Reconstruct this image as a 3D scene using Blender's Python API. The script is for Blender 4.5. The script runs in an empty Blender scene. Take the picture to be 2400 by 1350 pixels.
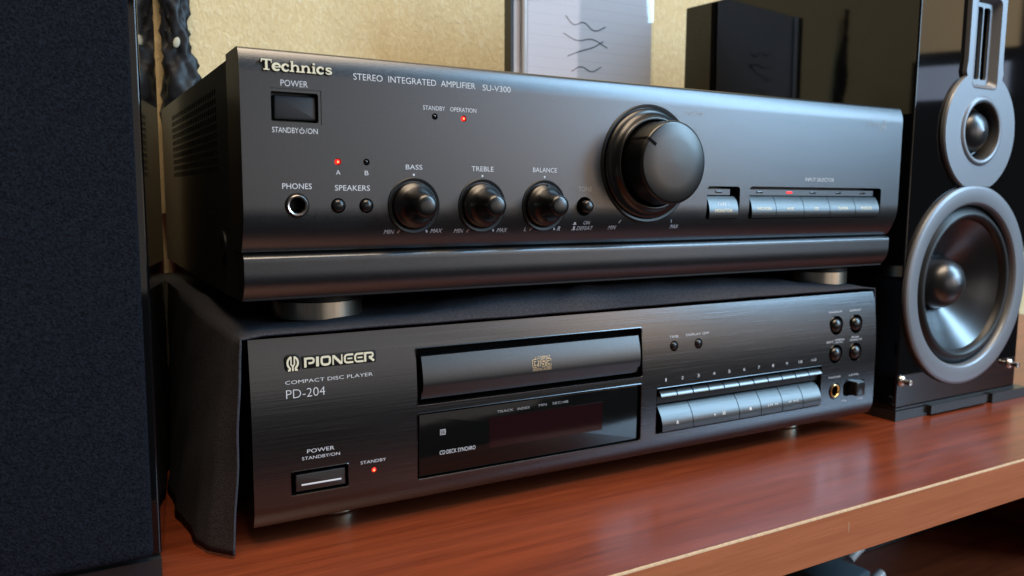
import bpy, bmesh, math, random
from mathutils import Vector, Matrix
random.seed(4)
S = 0.001                                   # everything below is laid out in millimetres
SC = bpy.context.scene
COL = SC.collection
R = math.radians

# ------------------------------------------------------------------ camera
CAM = Vector((-67.4, -344.57, 161.41)); YAW, PITCH, ROLL = R(29.64), R(6.70), R(0.41)
fwd = Vector((math.sin(YAW)*math.cos(PITCH), math.cos(YAW)*math.cos(PITCH), -math.sin(PITCH)))
rt = Vector((math.cos(YAW), -math.sin(YAW), 0)); up = rt.cross(fwd)
rt2 = math.cos(ROLL)*rt + math.sin(ROLL)*up; up2 = -math.sin(ROLL)*rt + math.cos(ROLL)*up
cam = bpy.data.cameras.new('camera'); camo = bpy.data.objects.new('camera', cam); COL.objects.link(camo)
M = Matrix((rt2, up2, -fwd)).transposed().to_4x4(); M.translation = CAM*S
camo.matrix_world = M
cam.sensor_width = 36; cam.lens = 28.034; cam.clip_start = 0.01; cam.clip_end = 50
cam.dof.use_dof = True; cam.dof.focus_distance = 0.385; cam.dof.aperture_fstop = 14.0
SC.camera = camo

# ------------------------------------------------------------------ world, lamps, exposure
W = bpy.data.worlds.new('World'); SC.world = W; W.use_nodes = True
bg = W.node_tree.nodes['Background']; bg.inputs[0].default_value = (0.78, 0.80, 0.88, 1); bg.inputs[1].default_value = 0.04
def lamp(name, az, el, dist, sx, sy, L, col, target=(0.22, 0.02, 0.16)):
    t = Vector(target); az, el = R(az), R(el)
    p = t + dist*Vector((math.sin(az)*math.cos(el), -math.cos(az)*math.cos(el), math.sin(el)))
    l = bpy.data.lights.new(name, 'AREA'); l.shape = 'RECTANGLE'; l.size = sx; l.size_y = sy
    l.energy = L*math.pi*sx*sy; l.color = col
    o = bpy.data.objects.new(name, l); COL.objects.link(o); o.location = p
    o.rotation_euler = (t - p).to_track_quat('-Z', 'Y').to_euler()
    return o
lamp('window_daylight', 49.5, 27, 4.5, 1.12, 3.40, 18.0, (0.44, 0.73, 1.0))
lamp('side_daylight', 61, 8.3, 2.4, 0.30, 0.10, 2.2, (0.62, 0.74, 1.0))
lamp('side_wall_glow', 61, 15, 2.4, 0.34, 0.38, 1.4, (1.0, 0.74, 0.42))
lamp('curtain_glow', 32.5, 12.5, 3.6, 0.60, 0.60, 2.6, (1.0, 0.87, 0.92))
lamp('warm_room_glow', 36, 3, 2.6, 0.36, 0.60, 2.8, (1.0, 0.64, 0.36))
lamp('low_wall_glow', 47, -2, 2.6, 0.50, 0.34, 1.3, (1.0, 0.90, 0.84))
lamp('facing_wall', 15, 3, 2.2, 1.45, 0.84, 0.62, (1.0, 0.90, 0.81))
lamp('warm_room_fill', -10, 68, 2.2, 1.6, 1.2, 8.2, (1.0, 0.78, 0.54))
lamp('ceiling_bounce', 14, 80, 2.0, 2.0, 1.6, 0.4, (0.85, 0.88, 1.0))
SC.view_settings.view_transform = 'Standard'; SC.view_settings.look = 'None'
SC.view_settings.exposure = 0; SC.view_settings.gamma = 1; SC.view_settings.use_curve_mapping = False
SC.render.engine = 'CYCLES'
SC.cycles.use_denoising = True; SC.cycles.max_bounces = 8; SC.cycles.caustics_reflective = False; SC.cycles.caustics_refractive = False

# ------------------------------------------------------------------ materials
MATS = {}
def mat(name, col, rough=0.5, metal=0.0, spec=0.5, coat=0.0, coat_rough=0.05, emit=None, es=0.0,
        var=0.0, vscale=300.0, bump=0.0, bscale=800.0, stretch=(1, 1, 1), aniso=0.0, rvar=0.0):
    m = bpy.data.materials.new(name); m.use_nodes = True; nt = m.node_tree; N = nt.nodes; Lk = nt.links
    b = N['Principled BSDF']
    b.inputs['Base Color'].default_value = (*col, 1); b.inputs['Roughness'].default_value = rough
    b.inputs['Metallic'].default_value = metal; b.inputs['Specular IOR Level'].default_value = spec
    b.inputs['Coat Weight'].default_value = coat; b.inputs['Coat Roughness'].default_value = coat_rough
    b.inputs['Anisotropic'].default_value = aniso
    if emit: b.inputs['Emission Color'].default_value = (*emit, 1); b.inputs['Emission Strength'].default_value = es
    if var or bump or rvar:
        tc = N.new('ShaderNodeTexCoord'); mp = N.new('ShaderNodeMapping'); mp.inputs['Scale'].default_value = stretch
        Lk.new(tc.outputs['Object'], mp.inputs['Vector'])
        if var or rvar:
            n = N.new('ShaderNodeTexNoise'); n.inputs['Scale'].default_value = vscale; n.inputs['Detail'].default_value = 4
            Lk.new(mp.outputs[0], n.inputs['Vector'])
        if var:
            mr = N.new('ShaderNodeMapRange'); mr.inputs[3].default_value = 1-var; mr.inputs[4].default_value = 1+var
            mr.inputs[1].default_value = 0.25; mr.inputs[2].default_value = 0.75
            Lk.new(n.outputs['Fac'], mr.inputs[0])
            mx = N.new('ShaderNodeVectorMath'); mx.operation = 'SCALE'; mx.inputs[0].default_value = col
            Lk.new(mr.outputs[0], mx.inputs['Scale']); Lk.new(mx.outputs[0], b.inputs['Base Color'])
        if rvar:
            mr = N.new('ShaderNodeMapRange'); mr.inputs[3].default_value = rough-rvar; mr.inputs[4].default_value = rough+rvar
            mr.inputs[1].default_value = 0.25; mr.inputs[2].default_value = 0.75
            Lk.new(n.outputs['Fac'], mr.inputs[0]); Lk.new(mr.outputs[0], b.inputs['Roughness'])
        if bump:
            n2 = N.new('ShaderNodeTexNoise'); n2.inputs['Scale'].default_value = bscale; n2.inputs['Detail'].default_value = 3
            Lk.new(mp.outputs[0], n2.inputs['Vector'])
            bp = N.new('ShaderNodeBump'); bp.inputs['Strength'].default_value = bump; bp.inputs['Distance'].default_value = 0.0004
            Lk.new(n2.outputs['Fac'], bp.inputs['Height']); Lk.new(bp.outputs[0], b.inputs['Normal'])
    MATS[name] = m
    return m

M_AMP = mat('satin_anodised_panel', (0.134, 0.137, 0.144), 0.32, metal=1.0, var=0.06, vscale=1100, bump=0.12, bscale=2600, rvar=0.04)
M_AMPSIDE = mat('black_painted_steel', (0.014, 0.015, 0.017), 0.55, spec=0.3, bump=0.12, bscale=2500, var=0.1)
M_BEZEL = mat('black_plastic_bezel', (0.010, 0.010, 0.011), 0.38)
M_CD = mat('brushed_black_aluminium', (0.128, 0.132, 0.139), 0.25, metal=1.0, var=0.09, vscale=500, bump=0.07, bscale=500, stretch=(0.035, 1, 3.0), rvar=0.04)
M_TRAY = mat('satin_tray_front', (0.115, 0.113, 0.112), 0.36, metal=1.0, var=0.05, vscale=900, bump=0.08, bscale=2600)
M_BLACK = mat('matt_black_plastic', (0.006, 0.006, 0.007), 0.5)
M_VOID = mat('dark_recess', (0.002, 0.002, 0.0025), 0.8, spec=0.1)
M_KNOB = mat('soft_black_knob', (0.078, 0.077, 0.076), 0.30, metal=1.0, bump=0.05, bscale=3000)
M_KNOBDK = mat('knob_collar_black', (0.004, 0.004, 0.0045), 0.42)
M_BTN = mat('brushed_button', (0.10, 0.10, 0.10), 0.33, metal=1.0, var=0.14, vscale=700, stretch=(0.05, 1, 3), bump=0.10, bscale=700)
M_KEY = mat('bright_key', (0.17, 0.17, 0.172), 0.32, metal=1.0)
M_BTNDK = mat('gloss_black_button', (0.012, 0.012, 0.013), 0.22, spec=0.6)
M_PBTN = mat('dark_power_button', (0.020, 0.021, 0.024), 0.36)
M_PRINT = mat('pale_grey_print', (0.80, 0.80, 0.84), 0.55)
M_PRINTDIM = mat('dim_grey_print', (0.42, 0.42, 0.44), 0.55)
M_PRINTGOLD = mat('gold_print', (0.80, 0.56, 0.30), 0.4, metal=0.3)
M_GOLD = mat('pale_gold_badge', (0.99, 0.90, 0.66), 0.35, metal=0.0)
M_GOLDMET = mat('gold_plated_socket', (0.85, 0.58, 0.25), 0.25, metal=1.0)
M_NICKEL = mat('nickel_socket', (0.72, 0.66, 0.60), 0.25, metal=1.0)
M_FOOT = mat('brushed_metal_foot', (0.80, 0.70, 0.56), 0.28, metal=1.0, var=0.12, vscale=700, stretch=(1, 1, 0.05))
M_CHROME = mat('bright_trim', (0.30, 0.30, 0.31), 0.25, metal=0.9)
M_LED = mat('lit_red_led', (0.4, 0.005, 0.005), 0.3, emit=(1.0, 0.02, 0.015), es=1.6)
M_LEDHOT = mat('led_hot_core', (0.8, 0.2, 0.05), 0.3, emit=(1.0, 0.20, 0.07), es=3.0)
M_LEDOFF = mat('unlit_led', (0.010, 0.010, 0.012), 0.12, coat=0.5)
M_DISPLAY = mat('smoked_display_window', (0.004, 0.004, 0.004), 0.09, spec=0.5, rvar=0.05, vscale=45)
M_DISPRED = mat('dark_red_filter', (0.016, 0.004, 0.005), 0.08, spec=0.5)
M_CLOTH = mat('black_cotton_cloth', (0.056, 0.056, 0.066), 0.95, spec=0.1, var=0.35, vscale=900, bump=1.0, bscale=1800)
M_GRILLE = mat('speaker_grille_cloth', (0.0092, 0.0108, 0.0158), 0.95, spec=0.08, var=0.8, vscale=1300, bump=1.0, bscale=1300)
M_PIANO = mat('piano_black_lacquer', (0.0025, 0.0025, 0.003), 0.04, spec=0.5)
M_PLINTH = mat('satin_black_plinth', (0.020, 0.020, 0.021), 0.35)
M_SILVER = mat('silver_grey_driver_ring', (0.27, 0.285, 0.315), 0.42, metal=0.5, bump=0.06, bscale=2500)
M_RUBBER = mat('black_rubber_surround', (0.012, 0.012, 0.013), 0.42)
M_HORN = mat('dark_grey_horn', (0.06, 0.058, 0.058), 0.4)
M_CONE = mat('spun_metal_cone', (0.14, 0.14, 0.145), 0.30, metal=1.0)
M_CAP = mat('grey_dust_cap', (0.15, 0.15, 0.155), 0.34, metal=1.0)
M_PLASTICBAG = mat('black_plastic_wrap', (0.007, 0.007, 0.009), 0.45, bump=0.5, bscale=160, spec=0.4)
M_TAPE = mat('cream_sticker', (0.55, 0.52, 0.40), 0.5)
M_INK = mat('dark_ink', (0.03, 0.03, 0.04), 0.5)
M_CASEDK = mat('black_case_tray', (0.006, 0.006, 0.007), 0.3)
M_CABLE = mat('red_brown_cable', (0.14, 0.05, 0.04), 0.4)
M_GREYBLUE = mat('grey_blue_plastic', (0.10, 0.15, 0.18), 0.35)
M_WHITE = mat('white_plastic', (0.75, 0.75, 0.74), 0.35)

def mat_wood(name, c1, c2, rough, coat, sc=1.0):
    m = bpy.data.materials.new(name); m.use_nodes = True; nt = m.node_tree; N = nt.nodes; Lk = nt.links
    b = N['Principled BSDF']
    tc = N.new('ShaderNodeTexCoord'); acc = None; n2 = None
    for scl, wgt, det, dist in (((1.3, 16, 16), 0.34, 3, 0.6), ((7, 150, 150), 0.40, 6, 0.3), ((34, 900, 900), 0.26, 3, 0.0)):
        mp = N.new('ShaderNodeMapping'); mp.inputs['Scale'].default_value = tuple(q*sc for q in scl); Lk.new(tc.outputs['Object'], mp.inputs[0])
        n = N.new('ShaderNodeTexNoise'); n.inputs['Scale'].default_value = 1.0; n.inputs['Detail'].default_value = det; n.inputs['Distortion'].default_value = dist; n.inputs['Roughness'].default_value = 0.6
        Lk.new(mp.outputs[0], n.inputs[0]); n2 = n
        m1 = N.new('ShaderNodeMath'); m1.operation = 'MULTIPLY'; m1.inputs[1].default_value = wgt; Lk.new(n.outputs['Fac'], m1.inputs[0])
        if acc is None: acc = m1
        else:
            ad = N.new('ShaderNodeMath'); ad.operation = 'ADD'; Lk.new(acc.outputs[0], ad.inputs[0]); Lk.new(m1.outputs[0], ad.inputs[1]); acc = ad
    r = N.new('ShaderNodeValToRGB'); r.color_ramp.elements[0].position = 0.36; r.color_ramp.elements[0].color = (*c1, 1)
    r.color_ramp.elements[1].position = 0.60; r.color_ramp.elements[1].color = (*c2, 1)
    Lk.new(acc.outputs[0], r.inputs[0]); Lk.new(r.outputs[0], b.inputs['Base Color'])
    b.inputs['Roughness'].default_value = rough; b.inputs['Coat Weight'].default_value = coat; b.inputs['Coat Roughness'].default_value = 0.17
    bp = N.new('ShaderNodeBump'); bp.inputs['Strength'].default_value = 0.12; bp.inputs['Distance'].default_value = 0.0004
    Lk.new(n2.outputs['Fac'], bp.inputs['Height']); Lk.new(bp.outputs[0], b.inputs['Normal'])
    return m
M_WOOD = mat_wood('cherry_laminate_top', (0.110, 0.020, 0.0072), (0.290, 0.060, 0.0215), 0.33, 0.15)
M_WOODEDGE = mat_wood('cherry_edge_band', (0.42, 0.118, 0.046), (0.60, 0.185, 0.078), 0.42, 0.1, 0.8)
M_CHIP = mat('bare_chipboard_edge', (0.60, 0.43, 0.27), 0.8, var=0.2, vscale=500)

def mat_wall():
    m = bpy.data.materials.new('cream_textured_wallpaper'); m.use_nodes = True; nt = m.node_tree; N = nt.nodes; Lk = nt.links
    b = N['Principled BSDF']; b.inputs['Roughness'].default_value = 0.75; b.inputs['Specular IOR Level'].default_value = 0.25
    tc = N.new('ShaderNodeTexCoord'); mp = N.new('ShaderNodeMapping'); mp.inputs['Scale'].default_value = (1, 1, 0.6); mp.inputs['Rotation'].default_value = (0, R(-18), 0)
    Lk.new(tc.outputs['Object'], mp.inputs[0])
    n = N.new('ShaderNodeTexNoise'); n.inputs['Scale'].default_value = 330; n.inputs['Detail'].default_value = 4; n.inputs['Distortion'].default_value = 0.9; Lk.new(mp.outputs[0], n.inputs[0])
    n3 = N.new('ShaderNodeTexNoise'); n3.inputs['Scale'].default_value = 26; n3.inputs['Detail'].default_value = 3; Lk.new(mp.outputs[0], n3.inputs[0])
    r = N.new('ShaderNodeValToRGB'); e = r.color_ramp.elements
    e[0].position = 0.30; e[0].color = (0.79, 0.61, 0.335, 1); e[1].position = 0.78; e[1].color = (0.96, 0.84, 0.57, 1)
    k = r.color_ramp.elements.new(0.56); k.color = (0.87, 0.70, 0.40, 1)
    Lk.new(n.outputs['Fac'], r.inputs[0])
    mx = N.new('ShaderNodeMix'); mx.data_type = 'RGBA'; mx.blend_type = 'MULTIPLY'
    mr = N.new('ShaderNodeMapRange'); mr.inputs[1].default_value = 0.3; mr.inputs[2].default_value = 0.7; mr.inputs[3].default_value = 0.96; mr.inputs[4].default_value = 1.03
    Lk.new(n3.outputs['Fac'], mr.inputs[0]); cm = N.new('ShaderNodeCombineColor')
    for i in range(3): Lk.new(mr.outputs[0], cm.inputs[i])
    mx.inputs[0].default_value = 1.0; Lk.new(r.outputs[0], mx.inputs[6]); Lk.new(cm.outputs[0], mx.inputs[7])
    Lk.new(mx.outputs[2], b.inputs['Base Color'])
    bp = N.new('ShaderNodeBump'); bp.inputs['Strength'].default_value = 0.5; bp.inputs['Distance'].default_value = 0.0012
    Lk.new(n.outputs['Fac'], bp.inputs['Height']); Lk.new(bp.outputs[0], b.inputs['Normal'])
    return m
M_WALL = mat_wall()

def mat_pane():
    m = bpy.data.materials.new('clear_styrene'); m.use_nodes = True; nt = m.node_tree; N = nt.nodes; Lk = nt.links
    for x in list(N): N.remove(x)
    o = N.new('ShaderNodeOutputMaterial'); t = N.new('ShaderNodeBsdfTransparent'); g = N.new('ShaderNodeBsdfGlossy'); mix = N.new('ShaderNodeMixShader'); f = N.new('ShaderNodeFresnel')
    geo = N.new('ShaderNodeNewGeometry'); k1 = N.new('ShaderNodeMix'); k1.inputs[3].default_value = 0.04; Lk.new(geo.outputs['Backfacing'], k1.inputs[0]); Lk.new(f.outputs[0], k1.inputs[2]); f.inputs[0].default_value = 1.55; t.inputs[0].default_value = (0.96, 0.97, 0.98, 1); g.inputs['Roughness'].default_value = 0.02
    Lk.new(k1.outputs[0], mix.inputs[0]); Lk.new(t.outputs[0], mix.inputs[1]); Lk.new(g.outputs[0], mix.inputs[2]); Lk.new(mix.outputs[0], o.inputs[0])
    return m
M_PANE = mat_pane()

def mat_sheet():
    m = bpy.data.materials.new('pale_ruled_inlay'); m.use_nodes = True; nt = m.node_tree; N = nt.nodes; Lk = nt.links
    b = N['Principled BSDF']; b.inputs['Roughness'].default_value = 0.6
    tc = N.new('ShaderNodeTexCoord'); sp = N.new('ShaderNodeSeparateXYZ'); Lk.new(tc.outputs['Object'], sp.inputs[0])
    mu = N.new('ShaderNodeMath'); mu.operation = 'MULTIPLY'; mu.inputs[1].default_value = 118; Lk.new(sp.outputs['Z'], mu.inputs[0])
    fr = N.new('ShaderNodeMath'); fr.operation = 'FRACT'; Lk.new(mu.outputs[0], fr.inputs[0])
    lt = N.new('ShaderNodeMath'); lt.operation = 'LESS_THAN'; lt.inputs[1].default_value = 0.07; Lk.new(fr.outputs[0], lt.inputs[0])
    mx = N.new('ShaderNodeMix'); mx.data_type = 'RGBA'; mx.inputs[6].default_value = (0.66, 0.67, 0.74, 1); mx.inputs[7].default_value = (0.58, 0.59, 0.66, 1)
    Lk.new(lt.outputs[0], mx.inputs[0]); Lk.new(mx.outputs[2], b.inputs['Base Color'])
    return m
M_SHEET = mat_sheet()

# ------------------------------------------------------------------ mesh helpers
class Thing:
    def __init__(s, name, label, cat, org, rotz=0.0, group=None, local=False):
        e = bpy.data.objects.new(name, None); COL.objects.link(e); e.empty_display_size = 0.02
        e.location = Vector(org)*S; e.rotation_euler = (0, 0, rotz)
        e['label'] = label; e['category'] = cat
        if group: e['group'] = group
        s.e = e; s.off = Vector((0, 0, 0)) if local else -Vector(org)*S
def smooth_by_angle(me, ang=35):
    bm = bmesh.new(); bm.from_mesh(me)
    for f in bm.faces: f.smooth = True
    for e in bm.edges:
        if len(e.link_faces) == 2 and e.calc_face_angle(0) > R(ang): e.smooth = False
    bm.to_mesh(me); bm.free()
def new(name, verts, faces, m, parent, smooth=True, ang=35, label=None):
    me = bpy.data.meshes.new(name); me.from_pydata([Vector(v)*S for v in verts], [], faces); me.update()
    bm = bmesh.new(); bm.from_mesh(me); bmesh.ops.recalc_face_normals(bm, faces=bm.faces); bm.to_mesh(me); bm.free()
    return link(name, me, m, parent, smooth, ang, label)
def link(name, me, m, parent, smooth=True, ang=35, label=None):
    if smooth: smooth_by_angle(me, ang)
    me.materials.clear(); me.materials.append(m)
    o = bpy.data.objects.new(name, me); COL.objects.link(o)
    if isinstance(parent, Thing): o.parent = parent.e; o.location = parent.off
    elif parent is not None: o.parent = parent
    if label: o['label'] = label
    return o
class B:                                   # collects verts and faces
    def __init__(s): s.v = []; s.f = []
    def add(s, v, f):
        n = len(s.v); s.v += [tuple(p) for p in v]; s.f += [tuple(i+n for i in q) for q in f]; return s
    def box(s, x0, x1, y0, y1, z0, z1):
        v = [(x, y, z) for x in (x0, x1) for y in (y0, y1) for z in (z0, z1)]
        return s.add(v, [(0,1,3,2),(4,6,7,5),(0,4,5,1),(2,3,7,6),(0,2,6,4),(1,5,7,3)])
    def loops(s, Ls, cap0=True, cap1=True, closed=True):
        n = len(Ls[0]); v = [p for L in Ls for p in L]; f = []
        for k in range(len(Ls)-1):
            for i in range(n if closed else n-1):
                j = (i+1) % n; f.append((k*n+i, k*n+j, (k+1)*n+j, (k+1)*n+i))
        if cap0: f.append(tuple(range(n)))
        if cap1: f.append(tuple((len(Ls)-1)*n+i for i in range(n)))
        return s.add(v, f)
    def prof(s, P, x0, x1):                # closed (y,z) outline swept along x
        return s.loops([[(x0, y, z) for y, z in P], [(x1, y, z) for y, z in P]])
    def lathe(s, P, cx, cz, n=64, cap0=True, cap1=True, axis='y', cy=0):
        Ls = []
        for r, h in P:
            L = []
            for i in range(n):
                a = 2*math.pi*i/n; c, q = r*math.cos(a), r*math.sin(a)
                L.append((cx+c, h, cz+q) if axis == 'y' else (cx+c, cy+q, h))
            Ls.append(L)
        return s.loops(Ls, cap0, cap1)
    def poly(s, P, y0, y1, yf=None):       # outline in (x,z) extruded in y
        return s.loops([[(x, y0, z) for x, z in P], [(x, y1, z) for x, z in P]])
    def ribbon(s, pts, w, y0, y1, closed=False, surf=None):
        n = len(pts); ws = w if isinstance(w, (list, tuple)) else [w]*n; Ls = []; Rs = []
        for i in range(n):
            a = Vector(pts[i-1]) if (i or closed) else Vector(pts[0]); b = Vector(pts[(i+1) % n]) if (i < n-1 or closed) else Vector(pts[-1])
            p = Vector(pts[i]); d1 = (p-a); d2 = (b-p)
            if d1.length < 1e-6: d1 = d2
            if d2.length < 1e-6: d2 = d1
            d1.normalize(); d2.normalize(); t = (d1+d2)
            t = t.normalized() if t.length > 1e-6 else d1
            nn = Vector((-t.y, t.x)); k = 1/max(0.5, abs(nn.dot(Vector((-d1.y, d1.x)))))
            Ls.append(p + nn*ws[i]/2*k); Rs.append(p - nn*ws[i]/2*k)
        f = surf or (lambda z: 0)
        sec = [[(l.x, y1+f(l.y), l.y), (r.x, y1+f(r.y), r.y), (r.x, y0+f(r.y), r.y), (l.x, y0+f(l.y), l.y)] for l, r in zip(Ls, Rs)]
        if closed: sec.append(sec[0])
        return s.loops(sec, not closed, not closed)
    def obj(s, name, m, parent, smooth=True, ang=35, label=None): return new(name, s.v, s.f, m, parent, smooth, ang, label)
def rrect(x0, x1, z0, z1, r, n=6):
    r = min(r, (x1-x0)/2-1e-4, (z1-z0)/2-1e-4); P = []
    for cx, cz, a0 in ((x1-r, z1-r, 0), (x0+r, z1-r, 90), (x0+r, z0+r, 180), (x1-r, z0+r, 270)):
        for i in range(n+1):
            a = R(a0+90*i/n); P.append((cx+r*math.cos(a), cz+r*math.sin(a)))
    return P
def rcap(x0, x1, z0, z1, r, yb, yf, bev, n=6):   # rounded block, bevelled towards -y
    b = B(); L = [[(x, yb, z) for x, z in rrect(x0, x1, z0, z1, r, n)]]
    for k in range(4):
        a = R(90*k/3); i = bev*(1-math.cos(a)); y = yf + bev*(1-math.sin(a))
        L.append([(x, y, z) for x, z in rrect(x0+i, x1-i, z0+i, z1-i, max(r-i, 0.05), n)])
    return b.loops(L)
def circ(cx, cz, r, n=40): return [(cx+r*math.cos(2*math.pi*i/n), cz+r*math.sin(2*math.pi*i/n)) for i in range(n)]
def arc(cx, cz, rx, rz, a0, a1, n=14): return [(cx+rx*math.cos(R(a0+(a1-a0)*i/n)), cz+rz*math.sin(R(a0+(a1-a0)*i/n))) for i in range(n+1)]
def rounded(pts, r, n=5):                  # polyline with its corners rounded
    out = [pts[0]]
    for i in range(1, len(pts)-1):
        p = Vector(pts[i]); a = (Vector(pts[i-1])-p); b = (Vector(pts[i+1])-p); q = min(r, a.length/2, b.length/2)
        A = p+a.normalized()*q; Bp = p+b.normalized()*q
        for k in range(n+1):
            t = k/n; out.append(tuple((1-t)**2*A+2*t*(1-t)*p+t*t*Bp))
    return out+[pts[-1]]
def bool_cut(verts, faces, cut, bevel=None):
    me = bpy.data.meshes.new('tmp'); me.from_pydata([Vector(v)*S for v in verts], [], faces); me.update()
    mc = bpy.data.meshes.new('tmpc'); mc.from_pydata([Vector(v)*S for v in cut.v], [], cut.f); mc.update()
    for q in (me, mc):
        bm = bmesh.new(); bm.from_mesh(q); bmesh.ops.recalc_face_normals(bm, faces=bm.faces); bm.to_mesh(q); bm.free()
    o = bpy.data.objects.new('tmp', me); c = bpy.data.objects.new('tmpc', mc); COL.objects.link(o); COL.objects.link(c)
    if bevel:
        bv = o.modifiers.new('b', 'BEVEL'); bv.width = bevel*S; bv.segments = 3; bv.limit_method = 'ANGLE'
    md = o.modifiers.new('m', 'BOOLEAN'); md.object = c; md.operation = 'DIFFERENCE'; md.solver = 'EXACT'
    wn = o.modifiers.new('w', 'TRIANGULATE'); o.modifiers.remove(wn)
    bpy.context.view_layer.update()
    dg = bpy.context.evaluated_depsgraph_get(); r = bpy.data.meshes.new_from_object(o.evaluated_get(dg))
    bpy.data.objects.remove(o); bpy.data.objects.remove(c); bpy.data.meshes.remove(me); bpy.data.meshes.remove(mc)
    return r
def weighted(o):
    m = o.modifiers.new('weighted_normals', 'WEIGHTED_NORMAL'); m.keep_sharp = True; m.weight = 100
TXT = {}
def text_mesh(s, thin=0.0, shear=0.0):
    k = (s, thin, shear)
    if k not in TXT:
        c = bpy.data.curves.new('t', 'FONT'); c.body = s; c.resolution_u = 3; c.offset = thin; c.shear = shear; c.fill_mode = 'FRONT'
        o = bpy.data.objects.new('t', c); COL.objects.link(o); bpy.context.view_layer.update()
        dg = bpy.context.evaluated_depsgraph_get(); me = bpy.data.meshes.new_from_object(o.evaluated_get(dg))
        V = [tuple(v.co) for v in me.vertices]; F = [tuple(p.vertices) for p in me.polygons]
        bpy.data.objects.remove(o); bpy.data.meshes.remove(me); bpy.data.curves.remove(c)
        TXT[k] = (V, F)
    return TXT[k]
def text(parent, s, x0, x1, z0, z1, surf, m=None, thin=0.0, shear=0.0, off=0.06, name='printed_word'):
    V, F = text_mesh(s, thin, shear)
    a, b = min(v[0] for v in V), max(v[0] for v in V); c, d = min(v[1] for v in V), max(v[1] for v in V)
    vs = []
    for v in V:
        x = x0+(v[0]-a)/(b-a)*(x1-x0); z = z0+(v[1]-c)/(d-c)*(z1-z0); vs.append((x, surf(z)-off, z))
    me = bpy.data.meshes.new(name); me.from_pydata([Vector(v)*S for v in vs], [], F); me.update()
    if len(me.polygons) and sum(p.normal.y for p in me.polygons) > 0: me.flip_normals()
    return link(name, me, m or M_PRINT, parent, smooth=False)

# ------------------------------------------------------------------ setting: wall and cabinet
WALL_Y = 302.0
b = B().box(-900, 1500, WALL_Y, WALL_Y+40, -700, 1300); wall = b.obj('wall', M_WALL, None, smooth=False); wall['kind'] = 'structure'

SHY = -85.2
cab = Thing('wooden_cabinet', 'reddish brown cherry wood cabinet top carrying the hifi, with worn pale front edge', 'cabinet', (300, 100, -25))
B().box(-700, 1100, SHY+0.9, WALL_Y-0.5, -24.4, 0).obj('top_board', M_WOOD, cab, smooth=False)
B().box(-700, 1100, SHY, SHY+0.85, -25.0, -0.95).obj('edge_band', M_WOODEDGE, cab, smooth=False)
# the bare chipboard that shows along the worn top arris
bb = B(); L = []; random.seed(9); x = -700
while x <= 1100:
    w = 0.0 + random.uniform(-0.16, 0.16); dz = random.uniform(-0.2, 0.15)
    L.append([(x, SHY+0.02+max(0, w*0.2), -1.0+dz*0.7), (x, SHY+0.15, -0.42), (x, SHY+0.5, 0.03), (x, SHY+1.15+w*0.7, 0.05), (x, SHY+1.15, -1.6)])
    x += random.uniform(1.5, 4)
bb.loops(L).obj('worn_edge', M_CHIP, cab, ang=60)
B().ribbon([(283.3, -7.0), (283.6, -12.5)], 0.35, SHY-0.01, SHY-0.05).obj('scratch', M_CHIP, cab, smooth=False)
B().box(-700, 1100, SHY+14, WALL_Y-0.5, -168, -150).obj('lower_shelf', M_WOOD, cab, smooth=False)
B().box(712, 730, SHY+30, WALL_Y-14, -149.8, -24.6).obj('divider', M_WOOD, cab, smooth=False)
B().box(711, 731, SHY+28.4, SHY+29.9, -149.8, -24.6).obj('divider_edge', M_WOODEDGE, cab, smooth=False)
B().box(-700, 1100, 84, 96, -149.6, -24.8).obj('back_panel', M_BLACK, cab, smooth=False)

# ------------------------------------------------------------------ amplifier
ZT, ZG, ZB = 221.1, 136.0, 114.2
RC = 31.7
def ampY(z):
    if z > 210.5: return 21-math.sqrt(441-min(9.6, z-210.5)**2)
    if z < 156.0: d_ = 156.0-z; return RC-math.sqrt(max(0, RC*RC-d_*d_))
    return 0.0
amp = Thing('stereo_amplifier', 'dark grey stereo amplifier with a large volume knob, stacked on top of the disc player', 'amplifier', (215, 140, 100))
P = [(28, ZT), (4.6, ZT), (3.6, ZT-0.15), (2.9, ZT-0.5)]
for i in range(13): z = 220.1-9.6*i/12; P.append((ampY(z), z))
P.append((0, 209.5)); P.append((0, 190)); P.append((0, 157.0))
for i in range(17): z = 156.0-(156.0-ZG)*i/16; P.append((ampY(z), z))
P.append((28, ZG))
body = B().prof(P, 0, 430)
cut = B()
cut.poly(rrect(12.4, 32.4, 191.1, 203.5, 0.9), -5, 9)
cut.poly(rrect(256.8, 282.6, 147.9, 166.9, 2.2), -5, 12)
cut.poly(rrect(290.4, 411.6, 147.9, 167.1, 2.2), -5, 12)
for (x, z, r) in ((86.9, 196.9, 1.5), (101.8, 196.7, 1.5), (40.6, 175.0, 1.5), (53.6, 175.2, 1.5), (40.4, 155.9, 3.35), (53.3, 155.9, 3.35), (171.8, 155.4, 5.0)):
    cut.poly(circ(x, z, r, 32), -5, 8)
cut.poly(circ(22.3, 156, 5.3, 40), -5, 20)
cut.box(12.0, 33.2, -1, 0.45, 204.5, 204.85); cut.box(33.35, 33.75, -1, 0.45, 190.4, 204.85)
me = bool_cut(body.v, body.f, cut)
fp = link('faceplate', me, M_AMP, amp, ang=28); weighted(fp)
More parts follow.
